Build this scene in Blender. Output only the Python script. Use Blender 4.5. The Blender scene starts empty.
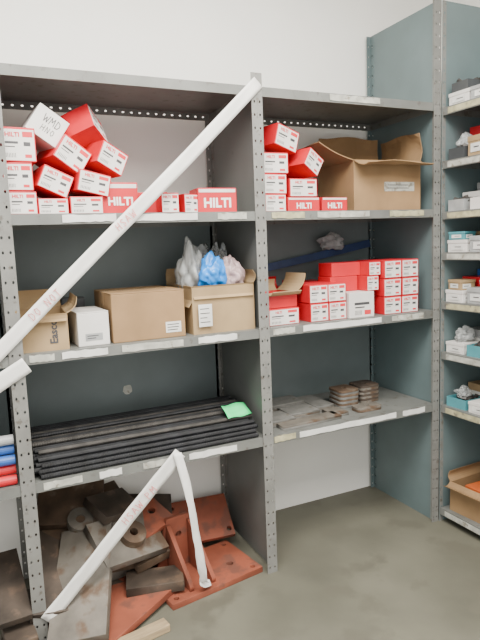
import bpy, bmesh, random
from math import *
from mathutils import Vector, Matrix, noise
random.seed(7)
C=bpy.context.scene.collection
# ------------------------------------------------------------ materials
MC={}
def mat(name,col,rough=.6,metal=0.,var=.12,scale=6.,bump=.0,col2=None,spots=None,alpha=1.,trans=0.,stretch=None):
    if name in MC: return MC[name]
    m=bpy.data.materials.new(name); m.use_nodes=True
    nt=m.node_tree; N=nt.nodes; L=nt.links
    b=N['Principled BSDF']
    tc=N.new('ShaderNodeTexCoord'); mp=N.new('ShaderNodeMapping')
    L.new(tc.outputs['Object'],mp.inputs[0])
    if stretch: mp.inputs['Scale'].default_value=stretch
    n=N.new('ShaderNodeTexNoise'); n.inputs['Scale'].default_value=scale; n.inputs['Detail'].default_value=6
    L.new(mp.outputs[0],n.inputs['Vector'])
    r=N.new('ShaderNodeValToRGB')
    c=[x for x in col]
    d=list(col2) if col2 else [x*(1-var*2.2) for x in c]
    e=[min(1,x*(1+var)) for x in c]
    r.color_ramp.elements[0].position=.32; r.color_ramp.elements[0].color=(*d,1)
    r.color_ramp.elements[1].position=.68; r.color_ramp.elements[1].color=(*e,1)
    L.new(n.outputs[0],r.inputs[0])
    out=r.outputs[0]
    if spots:
        n2=N.new('ShaderNodeTexNoise'); n2.inputs['Scale'].default_value=spots[1]; n2.inputs['Detail'].default_value=8
        L.new(mp.outputs[0],n2.inputs['Vector'])
        r2=N.new('ShaderNodeValToRGB'); r2.color_ramp.elements[0].position=spots[2]; r2.color_ramp.elements[1].position=min(1,spots[2]+.09)
        L.new(n2.outputs[0],r2.inputs[0])
        mx=N.new('ShaderNodeMixRGB'); L.new(r2.outputs[0],mx.inputs[0]); L.new(out,mx.inputs[1]); mx.inputs[2].default_value=(*spots[0],1)
        out=mx.outputs[0]
    L.new(out,b.inputs['Base Color'])
    b.inputs['Roughness'].default_value=rough; b.inputs['Metallic'].default_value=metal
    b.inputs['Alpha'].default_value=alpha; b.inputs['Transmission Weight'].default_value=trans
    if bump:
        bp=N.new('ShaderNodeBump'); bp.inputs['Strength'].default_value=bump; bp.inputs['Distance'].default_value=.01
        L.new(n.outputs[0],bp.inputs['Height']); L.new(bp.outputs[0],b.inputs['Normal'])
    MC[name]=m; return m
M_wall=mat('white_wall_paint',(.87,.86,.82),.85,var=.015,scale=2.5)
M_floor=mat('concrete_floor',(.128,.124,.094),.6,var=.14,scale=2.2,bump=.06,spots=((.105,.10,.076),5,.54))
M_post=mat('worn_grey_steel',(.19,.19,.178),.45,.05,var=.09,scale=10,spots=((.11,.10,.085),45,.60))
M_lip=mat('shelf_grey_steel',(.155,.16,.15),.45,.05,var=.09,scale=7,spots=((.10,.092,.08),30,.60))
M_panel=mat('grey_panel_steel',(.13,.136,.13),.45,.05,var=.06,scale=5,spots=((.10,.10,.10),30,.68))
M_blue=mat('bluegrey_panel_steel',(.125,.155,.158),.5,.0,var=.06,scale=5,spots=((.16,.19,.19),45,.70))
M_blue2=mat('bluegrey_end_panel_steel',(.118,.162,.168),.42,.0,var=.06,scale=5,spots=((.15,.19,.20),45,.72))
M_red=mat('red_carton',(.56,.010,.020),.45,var=.06,scale=8)
M_white=mat('white_carton',(.68,.66,.63),.55,var=.06,scale=8)
M_letw=mat('white_ink',(.82,.80,.77),.5,var=.02)
M_letr=mat('red_ink',(.60,.03,.04),.5,var=.05)
M_pink=mat('faint_red_marker',(.66,.18,.18),.6,var=.1)
M_black=mat('black_ink',(.05,.05,.055),.5,var=.05)
M_card=mat('brown_cardboard',(.29,.178,.085),.8,var=.09,scale=7)
M_card2=mat('tan_cardboard',(.345,.238,.125),.8,var=.09,scale=7)
M_cardin=mat('cardboard_inside',(.22,.14,.07),.85,var=.08,scale=9)
M_tapeb=mat('packing_tape',(.36,.235,.125),.25,var=.04,scale=5)
M_paper=mat('white_paper',(.68,.68,.65),.6,var=.08,scale=12)
M_dirty=mat('dirty_paper',(.44,.44,.39),.7,var=.14,scale=25,spots=((.22,.20,.16),40,.57))
M_yel=mat('yellowed_paper',(.42,.39,.24),.7,var=.15,scale=30,spots=((.20,.18,.13),40,.57))
M_ribbon=mat('white_barrier_tape',(.74,.73,.70),.45,var=.04,scale=8)
M_rod=mat('black_oxide_steel',(.013,.014,.017),.5,.2,var=.3,scale=20)
M_rod2=mat('dull_grey_steel',(.050,.046,.042),.5,.25,var=.2,scale=30)
M_rust=mat('rusty_brown_steel',(.11,.070,.044),.7,.1,var=.25,scale=8,bump=.2,spots=((.17,.13,.095),12,.57))
M_mill=mat('weathered_mill_steel',(.165,.148,.125),.6,.1,var=.2,scale=7,bump=.15,spots=((.11,.07,.045),10,.55))
M_plate=mat('grey_plate_steel',(.19,.187,.175),.5,.1,var=.12,scale=22,spots=((.14,.125,.10),25,.62))
M_plate2=mat('pale_grey_plate_steel',(.24,.235,.22),.5,.1,var=.12,scale=22)
M_dark=mat('dark_rusty_steel',(.065,.048,.036),.65,.1,var=.25,scale=9,bump=.2,spots=((.12,.08,.055),14,.58))
M_prim=mat('red_oxide_primer',(.27,.072,.038),.7,.03,var=.16,scale=6,bump=.1,spots=((.16,.058,.038),12,.55))
M_wood=mat('pale_wood',(.36,.27,.16),.75,var=.12,scale=6,stretch=(2,14,14))
M_green=mat('green_paper',(.03,.72,.22),.6,var=.04)
M_bluep=mat('blue_plastic',(.03,.11,.38),.4,var=.06)
M_navy=mat('navy_plastic_sheet',(.025,.05,.14),.5,var=.15,scale=12)
M_sky=mat('light_blue_plastic_film',(.01,.25,.80),.3,var=.15,scale=20,alpha=.92)
M_pinkf=mat('pinkish_plastic_film',(.58,.42,.42),.3,var=.15,scale=20,alpha=.65)
M_clear=mat('clear_plastic_film',(.50,.52,.52),.2,var=.15,scale=15,alpha=.45)
M_milky=mat('milky_plastic_film',(.52,.54,.54),.25,var=.15,scale=15,alpha=.6)
M_orange=mat('orange_plastic',(.55,.12,.03),.45,var=.06)
M_grey=mat('light_grey_plastic',(.33,.34,.34),.45,var=.1,scale=20)
M_teal=mat('teal_plastic',(.08,.28,.32),.4,var=.08)
M_dgrey=mat('dark_grey_item',(.05,.055,.06),.5,var=.1)
# ------------------------------------------------------------ helpers
def bx(bm,x0,x1,y0,y1,z0,z1,mi=0,M=None):
    v=[Vector((x,y,z)) for x in(x0,x1) for y in(y0,y1) for z in(z0,z1)]
    if M is not None: v=[M@p for p in v]
    v=[bm.verts.new(p) for p in v]
    for q in((0,1,3,2),(4,6,7,5),(0,4,5,1),(2,3,7,6),(0,2,6,4),(1,5,7,3)):
        f=bm.faces.new([v[i] for i in q]); f.material_index=mi
def mobj(name,bm,mats,parent=None,label=None,bevel=0,smooth=False):
    bmesh.ops.recalc_face_normals(bm,faces=bm.faces)
    me=bpy.data.meshes.new(name); bm.to_mesh(me); bm.free()
    return mo(name,me,mats,parent,label,bevel,smooth)
def mo(name,me,mats,parent=None,label=None,bevel=0,smooth=False):
    if not isinstance(mats,(list,tuple)): mats=[mats]
    if len(me.materials): 
        for i,m in enumerate(mats):
            if i<len(me.materials): me.materials[i]=m
            else: me.materials.append(m)
    else:
        for m in mats: me.materials.append(m)
    if smooth:
        for p in me.polygons: p.use_smooth=True
    o=bpy.data.objects.new(name,me); C.objects.link(o)
    if parent: o.parent=parent
    if label: o['label']=label
    if bevel:
        md=o.modifiers.new('bevel','BEVEL'); md.width=bevel; md.segments=2; md.limit_method='ANGLE'
    return o
def thing(o,label,cat,group=None):
    o['label']=label; o['category']=cat
    if group: o['group']=group
    return o
def empty(name,loc=(0,0,0)):
    e=bpy.data.objects.new(name,None); e.location=loc; e.empty_display_size=.05; C.objects.link(e); return e
def put(o,loc,rz=0,ry=0,rx=0):
    M=Matrix.Translation(loc)@Matrix.Rotation(rz,4,'Z')@Matrix.Rotation(ry,4,'Y')@Matrix.Rotation(rx,4,'X')
    o.matrix_basis=M; return o
def dup(o,loc,rz=0,ry=0,rx=0):
    n=o.copy(); C.objects.link(n)
    for c in o.children:
        k=c.copy(); C.objects.link(k); k.parent=n; k.matrix_basis=c.matrix_basis.copy()
    put(n,loc,rz,ry,rx); return n
def textmesh(s,size,ext=.0004,off=0.):
    cu=bpy.data.curves.new('t','FONT'); cu.body=s; cu.size=size; cu.extrude=ext; cu.offset=off; cu.resolution_u=2
    cu.align_x='CENTER'; cu.align_y='CENTER'
    o=bpy.data.objects.new('t',cu); C.objects.link(o)
    dg=bpy.context.evaluated_depsgraph_get(); dg.update()
    me=bpy.data.meshes.new_from_object(o.evaluated_get(dg))
    bpy.data.objects.remove(o); return me
def addmesh(bm,me,M,mi=0):
    n=len(bm.faces); me2=me.copy(); me2.transform(M); bm.from_mesh(me2); bm.faces.ensure_lookup_table()
    for f in bm.faces[n:]: f.material_index=mi
    bpy.data.meshes.remove(me2)
def plate2d(outer,holes,t,bev=0.):
    cu=bpy.data.curves.new('p','CURVE'); cu.dimensions='2D'; cu.fill_mode='BOTH'; cu.extrude=t/2; cu.bevel_depth=bev
    def sp(pts):
        s=cu.splines.new('POLY'); s.points.add(len(pts)-1)
        for i,p in enumerate(pts): s.points[i].co=(p[0],p[1],0,1)
        s.use_cyclic_u=True
    sp(outer)
    for (x,y,r) in holes: sp([(x+r*cos(a*pi/10),y+r*sin(a*pi/10)) for a in range(20)])
    o=bpy.data.objects.new('p',cu); C.objects.link(o)
    dg=bpy.context.evaluated_depsgraph_get(); dg.update()
    me=bpy.data.meshes.new_from_object(o.evaluated_get(dg)); bpy.data.objects.remove(o)
    return me
def perf(bm,O,U,V,w,length,pitch,cols,r=.0045,mi=0):
    O=Vector(O);U=Vector(U);V=Vector(V)
    n=int(length/pitch); cw=w/cols
    for c in range(cols):
        for k in range(n):
            u0=c*cw; v0=k*pitch; v1=(k+1)*pitch if k<n-1 else length
            cu=u0+cw/2; cv=v0+pitch/2
            rect=[(u0,v0),(cu,v0),(u0+cw,v0),(u0+cw,cv),(u0+cw,v1),(cu,v1),(u0,v1),(u0,cv)]
            hole=[(cu+r*cos(a),cv+1.5*r*sin(a)) for a in [pi*1.25,pi*1.5,pi*1.75,0,pi*.25,pi*.5,pi*.75,pi]]
            R=[bm.verts.new(O+U*a+V*b) for a,b in rect]; H=[bm.verts.new(O+U*a+V*b) for a,b in hole]
            for i in range(8):
                j=(i+1)%8; f=bm.faces.new((R[i],R[j],H[j],H[i])); f.material_index=mi
# hand-drawn stroke letters
STR={'A':[[(0,0),(.3,1),(.6,0)],[(.12,.4),(.5,.42)]],'S':[[(.5,.9),(.2,1),(.05,.75),(.3,.5),(.5,.25),(.3,0),(0,.1)]],'H':[[(0,0),(.05,1)],[(.5,1),(.48,0)],[(.02,.5),(.5,.55)]],
 'W':[[(0,1),(.15,0),(.35,.7),(.5,0),(.7,1)]],'P':[[(0,0),(.05,1)],[(.03,1),(.45,.85),(.4,.55),(.03,.5)]],'M':[[(0,0),(.1,1),(.3,.4),(.55,1),(.62,0)]],
 'D':[[(0,0),(.03,1),(.4,.8),(.5,.4),(.3,.05),(0,0)]],'O':[[(.25,0),(0,.4),(.15,.95),(.45,.85),(.5,.3),(.25,0)]],'N':[[(0,0),(.03,1),(.45,0),(.5,1)]],'T':[[(0,1),(.55,1)],[(.28,1),(.26,0)]]}
def strokes(bm,s,size,M,wd=.09):
    x=0; tot=len(s)*.85
    for ch in s:
        for st in STR.get(ch,[]):
            for a,b in zip(st[:-1],st[1:]):
                a=Vector((a[0]+x-tot/2,a[1]-.5,0)); b=Vector((b[0]+x-tot/2,b[1]-.5,0)); d=(b-a).normalized(); n=Vector((-d.y,d.x,0))*wd/2
                bm.faces.new([bm.verts.new(M@((p)*size)) for p in (a-n-d*.02,b-n+d*.02,b+n+d*.02,a+n-d*.02)])
        x+=.85
# ------------------------------------------------------------ dimensions
D=.464; X1=.92; X2=1.813; S1,S2,S3,S4=1.952,1.490,1.031,.587; HC=2.378; HP=2.0
# ------------------------------------------------------------ room
def slab(name,*a,m):
    bm=bmesh.new(); bx(bm,*a); o=mobj(name,bm,m); o['kind']='structure'; return o
slab('floor',-2.6,2.42,-3.4,.60,-.1,0,m=M_floor)
slab('wall_back',-2.6,2.42,.485,.60,0,2.9,m=M_wall)
slab('wall_right',2.30,2.42,-3.4,.485,0,2.9,m=M_wall)
slab('ceiling',-2.6,2.42,-3.4,.60,2.9,3.0,m=M_wall)
# ------------------------------------------------------------ shelving
def post(parent,x,y,h,fy,name='upright_post',w=.046,m=M_post):
    bm=bmesh.new()
    perf(bm,(x-w/2,y,0),(1,0,0),(0,0,1),w,h,.0480,2,.0036)
    if fy<0: perf(bm,(x,y,0),(0,1,0),(0,0,1),.03,h,.0480,1)
    else: perf(bm,(x,y-.03,0),(0,1,0),(0,0,1),.03,h,.0480,1)
    bmesh.ops.remove_doubles(bm,verts=bm.verts,dist=.0003)
    o=mobj(name,bm,m,parent); s=o.modifiers.new('s','SOLIDIFY'); s.thickness=.002; s.offset=0
    return o
def shelf(parent,x0,x1,z,y0=.003,y1=D-.004,holes=False,m=M_lip,lip=.033):
    bm=bmesh.new()
    bx(bm,x0,x1,y0,y1,z-.002,z)
    bx(bm,x0,x1,y0,y0+.002,z-lip,z-.002); bx(bm,x0,x1,y0,y0+.012,z-lip-.002,z-lip)
    bx(bm,x0,x0+.002,y0+.002,y1,z-lip,z-.002); bx(bm,x1-.002,x1,y0+.002,y1,z-lip,z-.002)
    if holes: perf(bm,(x0+.003,y1-.002,z-.034),(0,0,1),(1,0,0),.032,x1-x0-.006,.036,1,.0036)
    else: bx(bm,x0+.002,x1-.002,y1-.002,y1,z-lip,z-.002)
    return mobj('shelf',bm,m,parent)
def sheet(parent,name,x0,x1,y0,y1,z0,z1,m):
    bm=bmesh.new(); bx(bm,x0,x1,y0,y1,z0,z1); return mobj(name,bm,m,parent)
def edge_label(sh,x0,x1,z,m=M_paper,h=.024,y=.0,dz=-.016):
    bm=bmesh.new(); n=10
    V=[]
    for i in range(n+1):
        x=x0+(x1-x0)*i/n
        a=z+dz+h/2+random.uniform(-.002,.002); b=z+dz-h/2+random.uniform(-.002,.002)
        V.append([bm.verts.new((x,y+.0002,b)),bm.verts.new((x,y+.0002,a)),bm.verts.new((x,y+.0022,a)),bm.verts.new((x,y+.0022,b))])
    for i in range(n):
        for j in range(4): bm.faces.new((V[i][j],V[i+1][j],V[i+1][(j+1)%4],V[i][(j+1)%4]))
    bm.faces.new(V[0]); bm.faces.new(V[-1][::-1])
    return mobj('shelf_label',bm,m,sh,None)
def bay(x0,x1,label,left_posts,right_posts,shelves,lpanel,rpanel,backz=(S4,S2)):
    e=empty('shelving_unit'); thing(e,label,'shelves')
    if left_posts: post(e,x0,0,HP,-1); post(e,x0,D,HP,1)
    if right_posts: post(e,x1,0,HP,-1); post(e,x1,D,HP,1)
    out=[]
    for i,z in enumerate(shelves):
        out.append(shelf(e,x0+.0015,x1-.0015,z,holes=(i==0)))
    if lpanel: sheet(e,'side_panel',x0-.001,x0+.001,.032,D-.032,.02,HP-.03,M_panel)
    if rpanel: sheet(e,'side_panel',x1-.001,x1+.001,.032,D-.032,.02,HP-.03,M_panel)
    if backz: sheet(e,'back_panel',x0+.01,x1-.01,D-.001,D+.001,backz[0]-.04,backz[1]-.01,M_blue)
    return e,out
A,sa=bay(0,X1,'grey perforated steel shelving unit with four loaded shelves',True,True,[S1,S2,S3,S4],True,True)
B,sb=bay(X1+.002,X2,'grey steel shelving unit beside a tall blue-grey end panel',False,False,[S1,S2,S3,S4],False,False)
Lu,sl=bay(-.92,-.002,'grey steel shelving unit adjoining the rod shelves',False,False,[S1,S2,S3,S4],False,False)
post(Lu,-.92,0,HP,-1); post(Lu,-.92,D,HP,1)
for s,x0,x1,z,m in [(sa[1],.18,.36,S2,M_paper),(sa[1],.40,.66,S2,M_paper),(sa[1],.74,.86,S2,M_dirty),
    (sa[2],.04,.12,S3,M_dirty),(sa[2],.145,.30,S3,M_paper),(sa[2],.35,.58,S3,M_dirty),(sa[2],.64,.80,S3,M_paper),
    (sa[3],.05,.18,S4,M_dirty),(sa[3],.24,.32,S4,M_paper),(sa[3],.40,.52,S4,M_dirty),(sa[3],.58,.78,S4,M_paper),
    (sb[1],.97,1.12,S2,M_yel),(sb[1],1.18,1.44,S2,M_dirty),(sb[1],1.55,1.74,S2,M_yel),
    (sb[2],1.10,1.50,S3,M_paper),(sb[2],.96,1.06,S3,M_dirty),(sb[2],1.56,1.74,S3,M_dirty),
    (sb[3],.95,1.05,S4,M_yel),(sb[3],1.07,1.58,S4,M_paper),(sb[3],1.62,1.75,S4,M_paper),(sb[0],1.25,1.5,S1,M_dirty)]:
    edge_label(s,x0,x1,z,m)
E=empty('steel_end_panel'); thing(E,'tall blue-grey steel end panel with perforated uprights','shelf panel')
sheet(E,'panel',X2+.004,X2+.006,.03,D-.03,.0,HC,M_blue2)
post(E,X2+.005,D,HC,1,m=M_blue2)
post(E,X2+.003,0,HC+.02,-1,m=M_post,w=.04)
Cz=[0,1.93,1.70,1.477,1.295,1.07,.835,.58,.07]
CU=empty('shelving_unit'); thing(CU,'tall blue-grey steel shelving unit crowded with small parts boxes','shelves')
XC=X2+.0245
sheet(CU,'side_panel',XC+.0,XC+.44,-.006,-.004,0,HC,M_blue2)
sheet(CU,'back_panel',XC+.438,XC+.44,-.92,-.007,0,HC,M_blue2)
sheet(CU,'side_panel',XC+.0,XC+.44,-.934,-.932,0,HC,M_blue2)
bm=bmesh.new(); perf(bm,(XC-.001,-.94,0),(0,1,0),(0,0,1),.03,HC,.0480,1)
o=mobj('upright_post',bm,M_post,CU); s=o.modifiers.new('s','SOLIDIFY'); s.thickness=.002
bm=bmesh.new(); perf(bm,(XC+.001,-.0065,0),(1,0,0),(0,0,1),.02,HC,.0480,1)
o=mobj('upright_post',bm,M_post,CU); s=o.modifiers.new('s','SOLIDIFY'); s.thickness=.002
for i,z in enumerate(Cz[1:]):
    bm=bmesh.new(); bx(bm,XC+.002,XC+.436,-.915,-.010,z-.002,z); bx(bm,XC+.002,XC+.004,-.915,-.010,z-.034,z-.002)
    bx(bm,XC+.004,XC+.436,-.012,-.010,z-.03,z-.002); s=mobj('shelf',bm,M_lip,CU)
    bm=bmesh.new(); bx(bm,XC+.0,XC+.0015,-.3,-.04,z-.03,z-.006); mobj('shelf_label',bm,M_dirty if i%2 else M_yel,s)
# ------------------------------------------------------------ red/white fastener cartons
TH=textmesh('HILTI',1.0,.0,.035)
xs=[v.co.x for v in TH.vertices]; ys=[v.co.y for v in TH.vertices]
tw=max(xs)-min(xs); thh=max(ys)-min(ys)
TH.transform(Matrix.Translation((-(max(xs)+min(xs))/2,-(max(ys)+min(ys))/2,0)))
def carton_proto(w,h,l,style):
    bm=bmesh.new(); bx(bm,-w/2,w/2,-l/2,l/2,0,h)
    body=mobj('fastener_carton',bm,[M_white if style in('white','hand') else M_red],None,None,bevel=.0018)
    bm=bmesh.new(); y=-l/2
    rx=Matrix.Rotation(pi/2,4,'X')
    q=lambda a,b,c,d,mi,e=.0006: bx(bm,a*w,b*w,y-e,y+.0004,c*h,d*h,mi)
    if style in('red','plain'):
        q(-.465,.465,.04,.94,0)
        q(.12,.42,.72,.88,1,.0010)
        q(-.40,-.02,.52,.59,2,.0010); q(-.40,-.12,.42,.45,2,.0010); q(.14,.34,.46,.58,2,.0010)
        for i in range(7): q(-.40+i*.045,-.385+i*.045,.12,.25,2,.0010)
        q(.16,.36,.12,.22,1,.0010)
        addmesh(bm,TH,Matrix.Translation((-.18*w,y-.0014,.79*h))@rx@Matrix.Scale(min(w*.42/tw,h*.15/thh),4),1)
    elif style=='white':
        q(-.30,.30,.50,.60,2); q(-.28,.10,.38,.43,2); q(.10,.36,.10,.28,1)
        for i in range(6): q(-.28+i*.05,-.265+i*.05,.10,.28,2)
    else:
        strokes(bm,'WMD',.026,Matrix.Translation((.01,y-.001,.68*h))@rx,.09); strokes(bm,'HNO',.020,Matrix.Translation((.01,y-.001,.34*h))@rx,.09)
        for f in bm.faces: f.material_index=2
    mobj('end_label' if style!='hand' else 'handwriting',bm,[M_white,M_letr,M_black,M_letw],body,'white printed end label' if style!='hand' else 'black handwritten marks')
    if style=='red':
        sc=min(l*.70/tw,h*.42/thh)
        Ml=Matrix.Translation((-w/2-.001,0,.40*h))@Matrix.Rotation(-pi/2,4,'Z')@rx@Matrix.Scale(sc,4)
        bm=bmesh.new(); addmesh(bm,TH,Ml,0); mobj('lettering',bm,[M_letw],body,'white block lettering')
        bm=bmesh.new(); bx(bm,-w/2-.0007,-w/2+.0003,-l*.47,l*.47,h*.82,h*.95); mobj('edge_band',bm,[M_white],body)
    return body
PC={}
def carton(x,y,z,w,h,l,rz=0,ry=0,style='plain',label=None,group='fastener cartons on the shelves',center=False,rx=0):
    k=(round(w,3),round(h,3),round(l,3),style)
    if center:
        R=Matrix.Rotation(rz,4,'Z')@Matrix.Rotation(ry,4,'Y')@Matrix.Rotation(rx,4,'X'); off=R@Vector((0,0,h/2)); x-=off.x; z-=off.z; y-=off.y
    if k in PC: o=dup(PC[k],(x,y,z),rz,ry,rx)
    else: o=carton_proto(w,h,l,style); PC[k]=o; put(o,(x,y,z),rz,ry,rx)
    thing(o,label or ('plain white printed fastener carton' if style=='white' else 'red fastener carton with printed white end label'),'box',group)
    return o
g='fastener cartons piled on the second shelf'
L_t='red and white fastener carton lying tilted on the pile'
L_f='red fastener carton with white lettering on its long side'
k=radians
carton(.062,.13,S2,.088,.074,.2,k(2),group=g)
carton(.060,.13,S2+.076,.092,.090,.2,k(-2),group=g)
carton(.062,.13,S2+.168,.104,.108,.2,k(3),group=g)
carton(.160,.13,S2,.098,.052,.2,group=g)
carton(.270,.13,S2,.112,.058,.2,group=g)
carton(.164,.13,S2+.108,.104,.076,.19,k(6),k(24),label=L_t,group=g,center=True)
carton(.286,.12,S2+.103,.112,.072,.19,k(8),k(12),label=L_t,group=g,center=True)
carton(.214,.13,S2+.197,.110,.088,.19,k(14),k(34),label=L_t,group=g,center=True)
carton(.342,.13,S2+.190,.108,.082,.18,k(20),k(26),label=L_t,group=g,center=True)
carton(.278,.15,S2+.288,.115,.100,.16,k(52),k(24),label='red fastener carton lying tilted across the top',group=g,center=True,rx=k(-24))
carton(.155,.13,S2+.290,.110,.098,.17,k(6),k(34),style='hand',label='white carton with black handwriting tilted on the pile',group=g,center=True)
carton(.392,.10,S2,.11,.108,.125,k(88),style='red',label=L_f,group=g)
carton(.495,.14,S2,.074,.080,.18,k(80),group=g)
carton(.568,.12,S2,.066,.072,.18,k(0),group=g)
carton(.640,.14,S2,.062,.070,.18,k(12),group=g)
carton(.765,.10,S2,.11,.092,.155,k(86),style='red',label=L_f,group=g)
carton(.45,.32,S2,.10,.08,.16,k(90),group=g)
g='fastener cartons beside the open cardboard box'
carton(1.005,.12,S2,.095,.068,.18,group=g)
carton(1.003,.12,S2+.069,.104,.078,.18,k(2),group=g)
carton(1.012,.12,S2+.148,.114,.080,.18,k(-2),group=g)
carton(1.065,.13,S2+.290,.118,.085,.15,k(12),k(16),label=L_t,group=g,center=True)
carton(1.172,.12,S2+.198,.090,.080,.17,k(14),k(32),label=L_t,group=g,center=True)
carton(1.135,.12,S2+.058,.13,.072,.18,k(0),group=g)
carton(1.135,.085,S2,.11,.056,.15,k(90),style='red',label=L_f,group=g)
carton(1.285,.085,S2,.11,.056,.125,k(90),style='red',label=L_f,group=g)
g='fastener cartons on the third shelf'
carton(1.035,.14,S3,.15,.068,.18,k(3),group=g)
for r in range(2):
    for c in range(2):
        carton(1.205+c*.093,.14,S3+r*.079,.090,.077,.2,k(random.uniform(-1.5,1.5)),group=g)
carton(1.418,.12,S3,.132,.110,.18,style='white',label='white printed carton beside red cartons',group=g)
carton(1.390,.17,S3+.111,.11,.066,.14,k(86),label='red long side of a fastener carton',group=g)
carton(1.400,.17,S3+.178,.11,.060,.15,k(88),label='red long side of a fastener carton',group=g)
carton(1.494,.14,S3+.111,.062,.066,.18,group=g); carton(1.505,.14,S3+.178,.062,.060,.18,group=g)
carton(1.37,.36,S3,.12,.15,.17,label='large red fastener carton at the back of the shelf',group=g)
for r in range(3):
    for c in range(2):
        carton(1.590+c*.098,.13,S3+r*.081,.095,.079,.2,k(random.uniform(-1.5,1.5)),group=g)
# ------------------------------------------------------------ cardboard boxes
def obox(w,d,h,flaps,m=M_card,mi=M_cardin,name='cardboard_box',t=.004,fm=None,crumple=0.):
    bm=bmesh.new()
    bx(bm,-w/2,w/2,-d/2,d/2,0,t)
    bx(bm,-w/2,w/2,-d/2,-d/2+t,t,h); bx(bm,-w/2,w/2,d/2-t,d/2,t,h)
    bx(bm,-w/2,-w/2+t,-d/2+t,d/2-t,t,h); bx(bm,w/2-t,w/2,-d/2+t,d/2-t,t,h)
    bmesh.ops.remove_doubles(bm,verts=bm.verts,dist=.0001)
    o=mobj(name,bm,m)
    for s,(a,l) in flaps.items():
        a=radians(a)
        out={'f':(0,-1,0),'b':(0,1,0),'l':(-1,0,0),'r':(1,0,0)}[s]; out=Vector(out)
        tan=Vector((1,0,0)) if s in'fb' else Vector((0,1,0))
        hl=(w if s in'fb' else d)
        org=out*((d if s in'fb' else w)/2)+Vector((0,0,h))
        up=Vector((0,0,1))*cos(a)+out*sin(a); nr=out*cos(a)-Vector((0,0,1))*sin(a)
        bm=bmesh.new(); nseg=6; nu=8; T=[];Bt=[]
        for i in range(nseg+1):
            f=i/nseg; bend=.012*sin(f*pi); rt=[];rb=[]
            for j in range(nu+1):
                u=j/nu-.5; wn=noise.noise(Vector((u*3,f*1.5,a*7))); wob=crumple*f*wn
                base=org+tan*u*hl*(1-.05*f)+up*(l*f*(1+(.15*wn if crumple else 0)))
                rt.append(bm.verts.new(base+nr*(bend+wob))); rb.append(bm.verts.new(base+nr*(bend+wob-t*.8)))
            T.append(rt);Bt.append(rb)
        for i in range(nseg):
            for j in range(nu):
                bm.faces.new((T[i][j],T[i][j+1],T[i+1][j+1],T[i+1][j])); bm.faces.new((Bt[i][j],Bt[i+1][j],Bt[i+1][j+1],Bt[i][j+1]))
            bm.faces.new((T[i][0],T[i+1][0],Bt[i+1][0],Bt[i][0])); bm.faces.new((T[i][nu],Bt[i][nu],Bt[i+1][nu],T[i+1][nu]))
        for j in range(nu):
            bm.faces.new((T[0][j],Bt[0][j],Bt[0][j+1],T[0][j+1])); bm.faces.new((T[nseg][j],T[nseg][j+1],Bt[nseg][j+1],Bt[nseg][j]))
        mobj('flap',bm,fm or m,o)
    return o
def cbox(w,d,h,m=M_card,tape=True,gap=.002):
    bm=bmesh.new(); bx(bm,-w/2,w/2,-d/2,d/2,0,h-.003)
    o=mobj('cardboard_box',bm,m,bevel=.003)
    for s in(-1,1):
        bm=bmesh.new(); a,b=sorted((s*gap,s*d/2)); bx(bm,-w/2,w/2,a,b,h-.003,h+.0005); mobj('flap',bm,m,o,bevel=.001)
    if tape:
        bm=bmesh.new(); bx(bm,-w/2-.001,w/2+.001,-.025,.025,h+.0005,h+.0012)
        for s in(-1,1): a,b=sorted((s*w/2,s*(w/2+.001))); bx(bm,a,b,-.025,.025,h-.06,h+.0005)
        bmesh.ops.remove_doubles(bm,verts=bm.verts,dist=.0001)
        mobj('packing_tape',bm,M_tapeb,o)
    return o
def sticker(o,x0,x1,y,z0,z1,name='paper_label',lines=3,m=M_paper):
    bm=bmesh.new(); bx(bm,x0,x1,y-.0012,y-.0002,z0,z1,0)
    for i in range(lines):
        zz=z1-(z1-z0)*(i+1)/(lines+1); bx(bm,x0+(x1-x0)*.1,x0+(x1-x0)*random.uniform(.6,.92),y-.0018,y-.0012,zz-.0015,zz+.0015,1)
    return mobj(name,bm,[m,M_black],o)
o=obox(.35,.31,.215,{'l':(64,.17),'f':(100,.10),'b':(2,.15),'r':(2,.13)},crumple=.02); thing(o,'open brown cardboard box with splayed crumpled flaps','cardboard box')
sticker(o,-.02,.14,-.155,.085,.125,lines=2,m=M_dirty)
put(o,(1.60,.215,S2),k(-4))
o=obox(.155,.27,.125,{'l':(20,.06),'f':(150,.03),'b':(10,.07),'r':(35,.065)},M_card2); thing(o,'small tan cardboard box with raised flaps','cardboard box')
tm=textmesh('Easco',.036,.0003,.001)
bm=bmesh.new(); addmesh(bm,tm,Matrix.Translation((.03,-.1362,.065))@Matrix.Rotation(pi/2,4,'X')@Matrix.Rotation(pi/2,4,'Z')); mobj('lettering',bm,M_black,o)
put(o,(.108,.17,S3),k(-4))
o=cbox(.11,.22,.12,M_white,tape=False); thing(o,'small plain white carton between brown boxes','cardboard box'); sticker(o,-.03,.03,-.11,.02,.045,lines=2,m=M_grey); put(o,(.262,.15,S3),k(1))
o=cbox(.275,.30,.178,M_card); thing(o,'closed brown cardboard box sealed with tape','cardboard box'); sticker(o,.06,.12,-.15,.02,.06,lines=3); put(o,(.468,.19,S3),k(0))
o=obox(.262,.30,.185,{'l':(172,.08),'f':(174,.05),'b':(10,.06),'r':(3,.05)},M_card2); thing(o,'open tan cardboard box full of plastic bags','cardboard box')
sticker(o,-.112,-.057,-.162,.03,.115,lines=4); put(o,(.768,.19,S3),k(0))
o=cbox(.12,.09,.17,M_card,tape=False); thing(o,'small brown carton behind the tan cardboard box','cardboard box'); put(o,(.13,.39,S3),k(4))
o=cbox(.09,.07,.15,M_dgrey,tape=False); thing(o,'dark grey carton behind the white carton','box'); put(o,(.25,.38,S3),k(-4))
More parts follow.
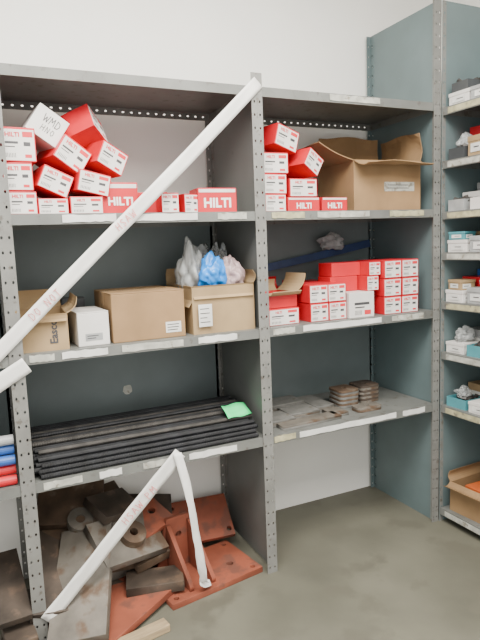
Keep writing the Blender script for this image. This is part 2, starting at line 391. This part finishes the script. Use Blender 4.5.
o=obox(.15,.15,.06,{'l':(50,.05),'f':(80,.04),'b':(10,.05),'r':(35,.09)},M_red,M_cardin,name='open_carton',fm=M_card2); thing(o,'low opened red carton with splayed brown flaps','box','fastener cartons on the third shelf'); put(o,(1.04,.15,S3+.070),k(5))
o=obox(.13,.13,.13,{'l':(30,.05),'b':(10,.05),'r':(40,.04)},M_red,M_cardin,name='open_carton'); thing(o,'opened red carton with raised flaps at the back','box','fastener cartons on the third shelf'); put(o,(1.13,.34,S3),k(-8))
# ------------------------------------------------------------ plastic bags
def bag(loc,s,m,label,seed,peak=.0,name='plastic_bag'):
    bm=bmesh.new(); bmesh.ops.create_icosphere(bm,subdivisions=5,radius=1)
    for v in bm.verts:
        p=v.co.copy(); n=noise.noise(p*1.5+Vector((seed,0,0)))*.45+noise.noise(p*3+Vector((0,seed,0)))*.20+abs(noise.noise(Vector((p.x*6,p.y*6,p.z*2))+Vector((seed,seed,0))))*.12
        v.co=p*(1+n)
        if peak and v.co.z>.2:
            ang=atan2(p.y,p.x); v.co.z+=peak*(v.co.z-.2)*(1+.35*sin(ang*3+seed)); v.co.x*=1-.15*min(1,v.co.z-.2); v.co.y*=1-.3*min(1,v.co.z-.2)
        v.co=Vector((v.co.x*s[0],v.co.y*s[1],v.co.z*s[2]))
    zm=min(v.co.z for v in bm.verts)
    for v in bm.verts: v.co.z=max(v.co.z-zm-s[2]*.08,0)
    o=mobj(name,bm,m,smooth=True); o.location=loc; thing(o,label,'plastic bag'); return o
bag((.688,.17,S3+.13),(.056,.065,.092),M_milky,'soft clear plastic bag standing in the box',1.3,.35)
bag((.748,.10,S3+.140),(.052,.045,.062),M_sky,'bright blue plastic bag sticking out of the box',4.1,.25)
bag((.828,.12,S3+.14),(.052,.055,.058),M_pinkf,'pinkish clear plastic bag of small parts',7.7,.2)
bag((.845,.25,S3+.13),(.044,.05,.098),M_clear,'grey clear plastic bag against the shelf side',9.2,.3)
bag((.76,.27,S3+.1),(.09,.05,.10),M_clear,'clear plastic bag at the back of the box',12.2,.15)
bm=bmesh.new()
n=14
V=[]
for i in range(n+1):
    for j in(0,1):
        f=i/n; V.append(bm.verts.new((-.41+.82*f, (.008 if j else 0)+.001*sin(i*1.9), .036*j+.001*sin(f*7+j))))
for i in range(n): bm.faces.new((V[2*i],V[2*i+2],V[2*i+3],V[2*i+1]))
o=mobj('plastic_sheet',bm,M_navy); s=o.modifiers.new('s','SOLIDIFY'); s.thickness=.002
thing(o,'long flat navy blue plastic strip propped behind cartons','plastic sheet'); put(o,(1.37,.42,S3+.235),0,k(-9))
bag((1.52,.40,S3+.290),(.066,.04,.036),M_milky,'small clear plastic bag resting on the blue strip',3.3,.2)
bm=bmesh.new(); bmesh.ops.create_cone(bm,segments=20,radius1=.026,radius2=.026,depth=.16,cap_ends=True)
o=mobj('canister',bm,M_dgrey,bevel=.002); thing(o,'dark grey canister behind cardboard box','can'); o.location=(.035,.38,S3+.08)
bm=bmesh.new(); bmesh.ops.create_cone(bm,segments=20,radius1=.020,radius2=.018,depth=.03,cap_ends=True,matrix=Matrix.Translation((0,0,.095))); mobj('cap',bm,M_dgrey,o)
# ------------------------------------------------------------ threaded rods
def rodmesh(r,l,thread):
    bm=bmesh.new(); seg=10; n=190 if thread else 2; rings=[]
    for i in range(n+1):
        rr=r*(1 if i%2 else .88) if thread else r
        rings.append([bm.verts.new((-l/2+l*i/n,rr*cos(a*2*pi/seg),rr*sin(a*2*pi/seg))) for a in range(seg)])
    for i in range(n):
        for j in range(seg): bm.faces.new((rings[i][j],rings[i][(j+1)%seg],rings[i+1][(j+1)%seg],rings[i+1][j]))
    bm.faces.new(rings[0]); bm.faces.new(rings[-1][::-1])
    bmesh.ops.recalc_face_normals(bm,faces=bm.faces); me=bpy.data.meshes.new('steel_rod'); bm.to_mesh(me); bm.free(); return me
RM={}
for kx,(r,th,m) in enumerate([(.0098,True,M_rod),(.0098,False,M_rod),(.0098,True,M_rod2),(.0088,False,M_rod2),(.0088,True,M_rod)]):
    me=rodmesh(r,.84,th); me.materials.append(m); RM[kx]=me
rows=[(0,21,.022),(1,20,.031),(2,19,.040),(3,17,.055),(4,14,.09),(5,10,.14),(6,6,.19)]
for r,nn,y0 in rows:
    for i in range(nn):
        kx=random.choice([0,0,1,1,4,4,2,3])
        if r<3 and i==0: kx=0
        o=bpy.data.objects.new('threaded_rod',RM[kx]); C.objects.link(o)
        put(o,(.456+random.uniform(-.016,.016),y0+i*.0190+random.uniform(-.001,.001),S4+.0105+r*.0160+random.uniform(0,.0015)),k(random.uniform(-.35,.35)))
        thing(o,{0:'black threaded steel rod in the pile',1:'smooth black steel rod in the pile',2:'dull grey threaded steel rod in the pile',3:'thin dark grey steel bar in the pile',4:'thin black threaded steel rod in the pile'}[kx],'metal rod','steel rods stacked on the shelf')
bm=bmesh.new()
V=[[bm.verts.new((-.055+.11*i/6,-.035+.07*j/3,.004*sin(i*1.3+j))) for j in range(4)] for i in range(7)]
for i in range(6):
    for j in range(3): bm.faces.new((V[i][j],V[i+1][j],V[i+1][j+1],V[i][j+1]))
o=mobj('paper_tag',bm,M_green,smooth=True); s=o.modifiers.new('s','SOLIDIFY'); s.thickness=.0008
thing(o,'bright green paper tag lying on black rods','paper'); put(o,(.828,.100,S4+.104),k(6),0,k(34))
bm=bmesh.new(); bmesh.ops.create_circle(bm,cap_ends=True,radius=.022,segments=20)
for v in bm.verts: v.co*=random.uniform(.85,1.05)
o=mobj('round_sticker',bm,M_dirty); s=o.modifiers.new('s','SOLIDIFY'); s.thickness=.001; thing(o,'torn whitish sticker stuck on the back panel','sticker'); put(o,(.47,D-.003,S4+.165),0,0,k(90))
# ------------------------------------------------------------ small plates on shelf of bay B
def pl(name,outer,holes,t,m,loc,rz,label,cat,group,rx=0,ry=0,bev=.0008):
    me=plate2d(outer,holes,t,bev); o=mo(name,me,m); put(o,loc,rz,ry,rx); thing(o,label,cat,group); return o
def rect(w,d): return [(-w/2,-d/2),(w/2,-d/2),(w/2,d/2),(-w/2,d/2)]
def octa(w,d,c=.016): return [(-w/2+c,-d/2),(w/2-c,-d/2),(w/2,-d/2+c),(w/2,d/2-c),(w/2-c,d/2),(-w/2+c,d/2),(-w/2,d/2-c),(-w/2,-d/2+c)]
def circ(r,n=28): return [(r*cos(2*pi*i/n),r*sin(2*pi*i/n)) for i in range(n)]
g='steel plates stacked on the shelf'
R_=random.uniform
for i in range(7): pl('steel_plate',rect(.12,.13),[],.007,M_plate2,(1.015+R_(-.002,.002),.31,S4+.005+i*.0088),k(R_(-2,2)),'small square pale grey steel plate in a stack','metal plate',g)
for (x,y,n,w,d,a) in [(1.18,.34,4,.17,.12,1),(1.04,.16,3,.13,.13,2),(1.19,.205,3,.15,.12,1),(1.32,.28,3,.09,.20,0),(1.16,.075,2,.30,.07,2),(1.33,.12,2,.08,.09,1)]:
    for i in range(n): pl('steel_plate',rect(w,d),[],.007,[M_plate,M_mill,M_plate][i%3],(x+R_(-.002,.002),y,S4+.005+.0088*i),k(a+R_(-1,1)),'flat rectangular weathered grey steel plate','metal plate',g)
for (x,y,n,w,d,mm) in [(1.45,.22,8,.105,.11,(M_plate,M_rust)),(1.585,.24,8,.11,.11,(M_mill,M_dark)),(1.49,.10,2,.13,.07,(M_rust,M_mill))]:
    for i in range(n): pl('steel_plate',octa(w,d,.012),[(0,0,.014)],.0085,mm[i%2],(x+R_(-.003,.003),y+R_(-.002,.002),S4+.006+i*.0104),k(R_(-4,4)),'small rusty squarish steel plate in a chunky stack','metal plate',g)
# ------------------------------------------------------------ heavy steel on the floor
def bracket(loc,rz,label,w=.42,d=.28,t=.022,h=.22,rx=0,ry=0):
    e=empty('steel_base_bracket'); thing(e,label,'metal bracket')
    me=plate2d(rect(w,d),[(-w*.43,-d*.40,.012),(w*.43,-d*.40,.012),(-w*.43,d*.40,.012),(w*.43,d*.40,.012),(w*.28,-d*.12,.016)],t,.001); me.transform(Matrix.Translation((0,0,t/2+.001))); mo('base_plate',me,M_prim,e)
    me=plate2d([(-.11,0),(.11,0),(.05,h),(-.05,h)],[(0,h*.65,.015)],.016,.001)
    me.transform(Matrix.Translation((-.06,.09,t+.002))@Matrix.Rotation(pi/2,4,'X')); mo('upright_plate',me,M_prim,e)
    for s in(-1,1):
        me=plate2d([(0,0),(.19,0),(.19,.02),(.012,h*.9),(0,h*.9)],[],.016,.0008)
        me.transform(Matrix.Translation((-.06+s*.050,.080,t+.002))@Matrix.Rotation(-pi/2,4,'Z')@Matrix.Rotation(pi/2,4,'X')); mo('gusset',me,M_prim,e)
    put(e,loc,rz,ry,rx); return e
bracket((.655,.130,0),k(9),'large dull red steel base bracket with triangular gussets')
g='scrap steel plates piled under the lowest shelf'
def fl(w,d,t,m,loc,rz,rx,ry,h,lab): pl('steel_plate',rect(w,d),h,t,m,loc,k(rz),lab,'metal plate',g,rx=k(rx),ry=k(ry),bev=.0015)
fl(.40,.28,.024,M_prim,(.27,.05,.028),32,0,-3,[(-.17,-.11,.012),(.17,-.11,.012),(.17,.11,.012)],'flat red primed steel plate under leaning scrap')
fl(.28,.20,.024,M_prim,(.74,.36,.12),-6,40,0,[(.12,-.07,.012),(-.12,.07,.012)],'large red primed steel plate leaning behind the bracket')
fl(.26,.18,.024,M_prim,(.42,.25,.235),22,24,-12,[(.08,0,.018)],'red primed steel plate resting on the pile')
fl(.44,.28,.044,M_dark,(.25,.31,.024),-4,0,0,[],'thick dark steel plate flat on the floor')
fl(.42,.26,.044,M_mill,(.26,.32,.070),5,0,0,[],'thick grey steel plate in the flat stack')
fl(.38,.26,.040,M_rust,(.25,.32,.114),-10,2,0,[],'thick rusty steel plate in the flat stack')
fl(.20,.44,.038,M_mill,(.165,.07,.150),-22,28,-8,[],'long pale weathered steel plate leaning on the pile')
fl(.36,.28,.036,M_rust,(.24,.34,.245),10,26,-6,[(.02,.05,.03)],'large rusty plate with round hole lying on the stack')
fl(.28,.20,.036,M_mill,(.36,.18,.215),18,32,6,[(.03,0,.025)],'grey-brown steel plate with large hole')
fl(.30,.22,.032,M_dark,(.45,.36,.20),-12,34,8,[(0,.04,.02)],'dark steel plate leaning towards the wall')
fl(.26,.20,.032,M_rust,(.18,.37,.33),-14,36,4,[],'rusty steel plate lying high on the pile')
fl(.14,.38,.036,M_dark,(.065,.17,.17),-6,22,6,[],'long dark steel bar leaning in the pile')
fl(.22,.12,.038,M_dark,(.44,.09,.058),-14,0,0,[],'thick dark steel block on red plate')
fl(.18,.12,.036,M_rust,(.46,.21,.12),12,14,-6,[],'thick rusty block between the red plates')
fl(.24,.16,.034,M_rust,(.58,.40,.10),5,50,0,[],'rusty steel plate leaning behind the bracket')
fl(.20,.14,.034,M_dark,(.34,.30,.31),30,22,10,[],'small dark steel plate on top of the pile')
def ring(loc,r,ri,t,m,rx,rz):
    me=plate2d(circ(r),[(0,0,ri)],t,.001); o=mo('steel_ring',me,m); put(o,loc,rz,0,rx); thing(o,'round flanged steel ring on rusty plates','metal ring',g)
ring((.20,.285,.285),.050,.020,.034,M_mill,k(34),k(6)); ring((.38,.155,.240),.050,.018,.036,M_rust,k(32),k(18))
def wood(loc,w,d,t,rz,label,rx=0,ry=0,m=M_wood):
    bm=bmesh.new(); bx(bm,-w/2,w/2,-d/2,d/2,0,t); o=mobj('wood_plank',bm,m,bevel=.003); put(o,loc,rz,ry,rx); thing(o,label,'wood plank'); return o
wood((.30,-.145,0),.24,.05,.028,k(10),'pale wooden batten lying on the concrete floor')
wood((-.07,.12,0),.10,.40,.04,k(-8),'dark weathered plank on the floor',m=M_dark)
wood((-.08,.12,.042),.10,.38,.04,k(5),'dark weathered plank on the floor',m=M_dark)
pl('steel_plate',rect(.12,.32),[],.024,M_dark,(-.095,.14,.17),k(4),'dark weathered steel plate leaning on planks','metal plate',None,rx=k(18))
for i,(m,z,lab) in enumerate([(M_red,0,'red'),(M_red,.035,'red'),(M_bluep,.070,'blue'),(M_bluep,.105,'blue'),(M_grey,.140,'white')]):
    bm=bmesh.new(); bmesh.ops.create_cone(bm,segments=16,radius1=.017,radius2=.017,depth=.34,cap_ends=True)
    o=mobj('coated_bar',bm,m,smooth=False,bevel=.002); put(o,(-.20,.035+.012*(i%2),S4+.0175+z),0,k(90)); thing(o,lab+' coated metal bar on the neighbouring shelf','metal bar','coloured bars on the neighbouring shelf')
# ------------------------------------------------------------ barrier tapes
def ribbon(pts,w,label,wdir=None,mats=M_ribbon,wob=.004,txt=None,name='barrier_tape',twist=0.,crump=0.,seed=0.):
    P=[Vector(p) for p in pts]
    Q=[]
    PP=[P[0]*2-P[1]]+P+[P[-1]*2-P[-2]]
    for i in range(1,len(PP)-2):
        a,b,c,d=PP[i-1:i+3]; ns=max(6,int(36/(len(P)-1)))
        for t in range(ns):
            t/=ns; Q.append(.5*((2*b)+(c-a)*t+(2*a-5*b+4*c-d)*t*t+(3*b-a-3*c+d)*t**3))
    Q.append(P[-1])
    bm=bmesh.new(); rows=[]
    for i,p in enumerate(Q):
        f=i/(len(Q)-1)
        d=(Q[min(i+1,len(Q)-1)]-Q[max(i-1,0)]).normalized(); side=d.cross(Vector((0,-1,0))).normalized() if wdir is None else Vector(wdir)
        side=Matrix.Rotation(twist*sin(f*6+seed),3,d)@side
        row=[]
        for j in range(5):
            s=j/4-.5; cr=crump*noise.noise(Vector((f*10+seed,s*3,0)))
            row.append(bm.verts.new(p+side*w*s*(1-.3*abs(cr)/(.01+crump))+Vector((cr*.5,-abs(wob*sin(i*.45+j*.9))-abs(cr),0))))
        rows.append(row)
    for i in range(len(rows)-1):
        for j in range(4): bm.faces.new((rows[i][j],rows[i][j+1],rows[i+1][j+1],rows[i+1][j]))
    o=mobj(name,bm,mats,smooth=True); s=o.modifiers.new('s','SOLIDIFY'); s.thickness=.0006; s.offset=0
    thing(o,label,'tape')
    if txt:
        for (t,f,size) in txt:
            a,b=P[0],P[-1]
            c=a.lerp(b,f); d=(b-a).normalized()
            if d.x<0: d=-d
            ang=atan2(d.z,d.x)
            bm=bmesh.new(); strokes(bm,t,size,Matrix.Translation((c.x,c.y-wob-.003,c.z))@Matrix.Rotation(-ang+.06,4,'Y')@Matrix.Rotation(pi/2,4,'X'),.085)
            mobj('handwriting',bm,M_pink,o,'faint red handwritten letters')
    return o
ribbon([(.925,-.006,1.965),(.60,-.006,1.655),(.25,-.006,1.333),(-.10,-.006,1.005)],.048,'white barrier tape with red handwriting stretched diagonally across shelves',txt=[('HSAW',.52,.026),('DO NOT',.80,.026)],wob=.003)
ribbon([(.03,-.005,1.00),(-.05,-.005,.955),(-.14,-.006,.90)],.055,'short white barrier tape tied to the perforated upright',wob=.002)
ribbon([(.54,-.012,.60),(.36,-.010,.425),(.19,-.010,.255),(.02,-.008,.09)],.052,'white barrier tape with red handwriting crossing the lowest bay',txt=[('HSAW PM',.32,.028)],wob=.003)
ribbon([(.525,-.018,.605),(.545,-.040,.50),(.562,-.050,.38),(.575,-.050,.25),(.590,-.045,.14),(.600,-.03,.07)],.034,'limp white tape tail hanging from the shelf edge',wdir=(1,0,0),wob=.002,twist=.35,crump=.006,seed=2.)
ribbon([(.585,-.03,.075),(.610,-.02,.050),(.640,.0,.040),(.615,.02,.045)],.024,'loose curled end of white tape on the red plate',wdir=(.2,.9,.3),wob=.001,twist=.3,crump=.004,seed=1.)
# ------------------------------------------------------------ unit C contents
g='small parts cartons on the corner shelves'
def sbox(x,y,z,w,d,h,m,label,open_=False,rz=0,lid=True):
    if len(label.split())<5: label+=' on the corner shelf'
    if open_:
        o=obox(w,d,h,{},m,name='parts_tray'); c='tray'
        bm=bmesh.new()
        for i in range(14):
            r=random.uniform(.008,.014); bmesh.ops.create_cone(bm,segments=6,radius1=r,radius2=r,depth=random.uniform(.01,.03),cap_ends=True,matrix=Matrix.Translation((random.uniform(-w*.35,w*.35),random.uniform(-d*.35,d*.35),h*.8+random.uniform(0,.012)))@Matrix.Rotation(random.uniform(0,3),4,(1,random.random(),0)))
        p=mobj('loose_hardware',bm,M_rod2,o); p['kind']='stuff'
    else:
        bm=bmesh.new(); bx(bm,-w/2,w/2,-d/2,d/2,0,h*.72); o=mobj('parts_carton',bm,m,bevel=.0015)
        bm=bmesh.new(); bx(bm,-w/2-.002,w/2+.002,-d/2-.002,d/2+.002,h*.72,h); mobj('lid',bm,m,o,bevel=.0015); c='box'
        bm=bmesh.new(); bx(bm,-w/2-.003,-w/2-.0004,-d*.3,d*.3,h*.2,h*.62,0); bx(bm,-w/2-.0035,-w/2-.003,-d*.22,d*.1,h*.4,h*.46,1); mobj('paper_label',bm,[M_paper,M_black],o)
        yy=-d/2
        bm=bmesh.new(); bx(bm,-w*.36,w*.2,yy-.0012,yy-.0002,h*.15,h*.6,0); bx(bm,-w*.30,w*.05,yy-.0018,yy-.0012,h*.36,h*.42,1); mobj('paper_label',bm,[M_paper,M_black],o)
    put(o,(x,y,z),rz); thing(o,label,c,g); return o
x0=XC+.012
def fill(z,items):
    for (x,y,w,d,h,m,lab,op) in items: sbox(x0+x,y,z,w,d,h,m,lab,op,rz=k(random.uniform(-4,4)))
W_,G_,RD,T_=M_white,M_grey,M_red,M_card2
z=Cz[1]
fill(z,[(.07,-.08,.12,.11,.055,W_,'low white parts carton on the upper shelf',False),(.22,-.08,.12,.12,.12,G_,'tall grey parts carton',False),(.07,-.20,.12,.11,.055,G_,'grey parts carton',False),(.07,-.32,.12,.1,.05,W_,'low white parts carton',False)])
sbox(x0+.07,-.08,z+.056,.11,.09,.04,M_dgrey,'dark tray of loose bolts stacked on carton',True)
bag((x0+.09,-.19,z+.056),(.035,.03,.03),M_milky,'clear plastic bag resting on a grey carton',4.5,.3)
z=Cz[2]
fill(z,[(.06,-.07,.10,.09,.05,M_dgrey,'dark tray of loose bolts',True),(.2,-.09,.12,.13,.15,RD,'red parts carton',False),(.07,-.18,.12,.09,.085,T_,'tan parts carton',False),(.07,-.30,.12,.1,.1,RD,'red parts carton',False)])
bag((x0+.07,-.07,z+.04),(.04,.035,.03),M_milky,'clear plastic bag of fittings in a tray',8.5,.2)
z=Cz[3]
fill(z,[(.05,-.07,.08,.09,.05,G_,'light grey tray of loose bolts',True),(.145,-.07,.08,.10,.085,W_,'white parts carton',False),(.24,-.08,.09,.12,.13,G_,'tall grey parts carton',False),(.07,-.20,.12,.1,.05,W_,'white tray of loose bolts',True),(.2,-.22,.10,.1,.1,M_bluep,'blue parts carton',False)])
z=Cz[4]
fill(z,[(.06,-.08,.10,.11,.055,W_,'low white parts carton on the middle shelf',False),(.20,-.08,.12,.12,.09,T_,'tan parts carton',False),(.06,-.20,.10,.10,.07,G_,'grey parts carton',False),(.2,-.22,.12,.1,.1,RD,'red parts carton',False)])
sbox(x0+.05,-.07,z+.056,.08,.08,.035,M_teal,'small teal parts carton stacked on another',False,k(8))
z=Cz[5]
fill(z,[(.05,-.07,.09,.10,.055,W_,'low white parts carton on the middle shelf',False),(.15,-.07,.08,.10,.11,RD,'red parts carton',False),(.25,-.08,.09,.12,.14,M_bluep,'tall blue parts carton',False),(.07,-.19,.12,.10,.07,G_,'grey parts carton',False),(.07,-.31,.12,.1,.08,W_,'white parts carton',False)])
sbox(x0+.05,-.07,z+.056,.08,.08,.045,M_card2,'small tan parts carton stacked on another',False,k(-6))
bag((x0+.08,-.19,z+.071),(.036,.03,.022),M_clear,'clear plastic bag lying on a grey carton',6.1,.2)
z=Cz[6]
fill(z,[(.06,-.07,.10,.10,.05,W_,'low white parts carton',False),(.2,-.08,.13,.12,.10,G_,'grey parts carton',False),(.07,-.19,.12,.10,.05,M_teal,'teal tray of loose bolts',True),(.2,-.22,.12,.1,.1,W_,'white parts carton',False)])
bag((x0+.07,-.07,z+.05),(.045,.035,.03),M_milky,'clear plastic bag of fittings on a carton',5.5,.2)
z=Cz[7]
fill(z,[(.07,-.08,.12,.11,.045,M_teal,'shallow teal tray of loose bolts',True),(.21,-.08,.11,.12,.09,T_,'tan parts carton',False),(.07,-.21,.12,.11,.05,W_,'low white parts carton',False),(.2,-.22,.12,.1,.1,G_,'grey parts carton',False)])
bag((x0+.06,-.08,z+.040),(.04,.03,.024),M_clear,'clear plastic bag lying in the teal tray',3.1,.2)
z=Cz[8]
o=obox(.26,.22,.14,{'l':(100,.05),'f':(60,.06),'b':(10,.05)},M_card); thing(o,'open brown cardboard box on the bottom corner shelf','cardboard box'); put(o,(x0+.15,-.15,z),k(3))
sbox(x0+.13,-.14,z+.006,.12,.10,.12,M_orange,'orange parts carton inside the cardboard box')
# ------------------------------------------------------------ lights, world, camera
def area(loc,size,energy,rot=(0,0,0),col=(1,.96,.89)):
    l=bpy.data.lights.new('ceiling_light','AREA'); l.shape='RECTANGLE'; l.size,l.size_y=size; l.energy=energy; l.color=col
    o=bpy.data.objects.new('ceiling_light',l); o.location=loc; o.rotation_euler=rot; C.objects.link(o)
area((.3,-1.1,2.85),(1.8,.9),165); area((1.3,-2.2,2.85),(1.8,.9),100)
w=bpy.data.worlds.new('World'); bpy.context.scene.world=w; w.use_nodes=True
w.node_tree.nodes['Background'].inputs[0].default_value=(1,.975,.93,1); w.node_tree.nodes['Background'].inputs[1].default_value=2.0
cam=bpy.data.cameras.new('Camera'); co=bpy.data.objects.new('Camera',cam); C.objects.link(co)
cam.sensor_fit='HORIZONTAL'; cam.sensor_width=36; cam.lens=36*570.9/480; cam.clip_start=.02
yaw,pit,rol=.4382,.1296,-.0391
f=Vector((sin(yaw)*cos(pit),cos(yaw)*cos(pit),-sin(pit))); r=Vector((cos(yaw),-sin(yaw),0)); u=r.cross(f)
r2=cos(rol)*r+sin(rol)*u; u2=-sin(rol)*r+cos(rol)*u
M=Matrix((r2,u2,-f)).transposed().to_4x4(); M.translation=(-.1143,-1.9823,1.3622); co.matrix_world=M
bpy.context.scene.camera=co
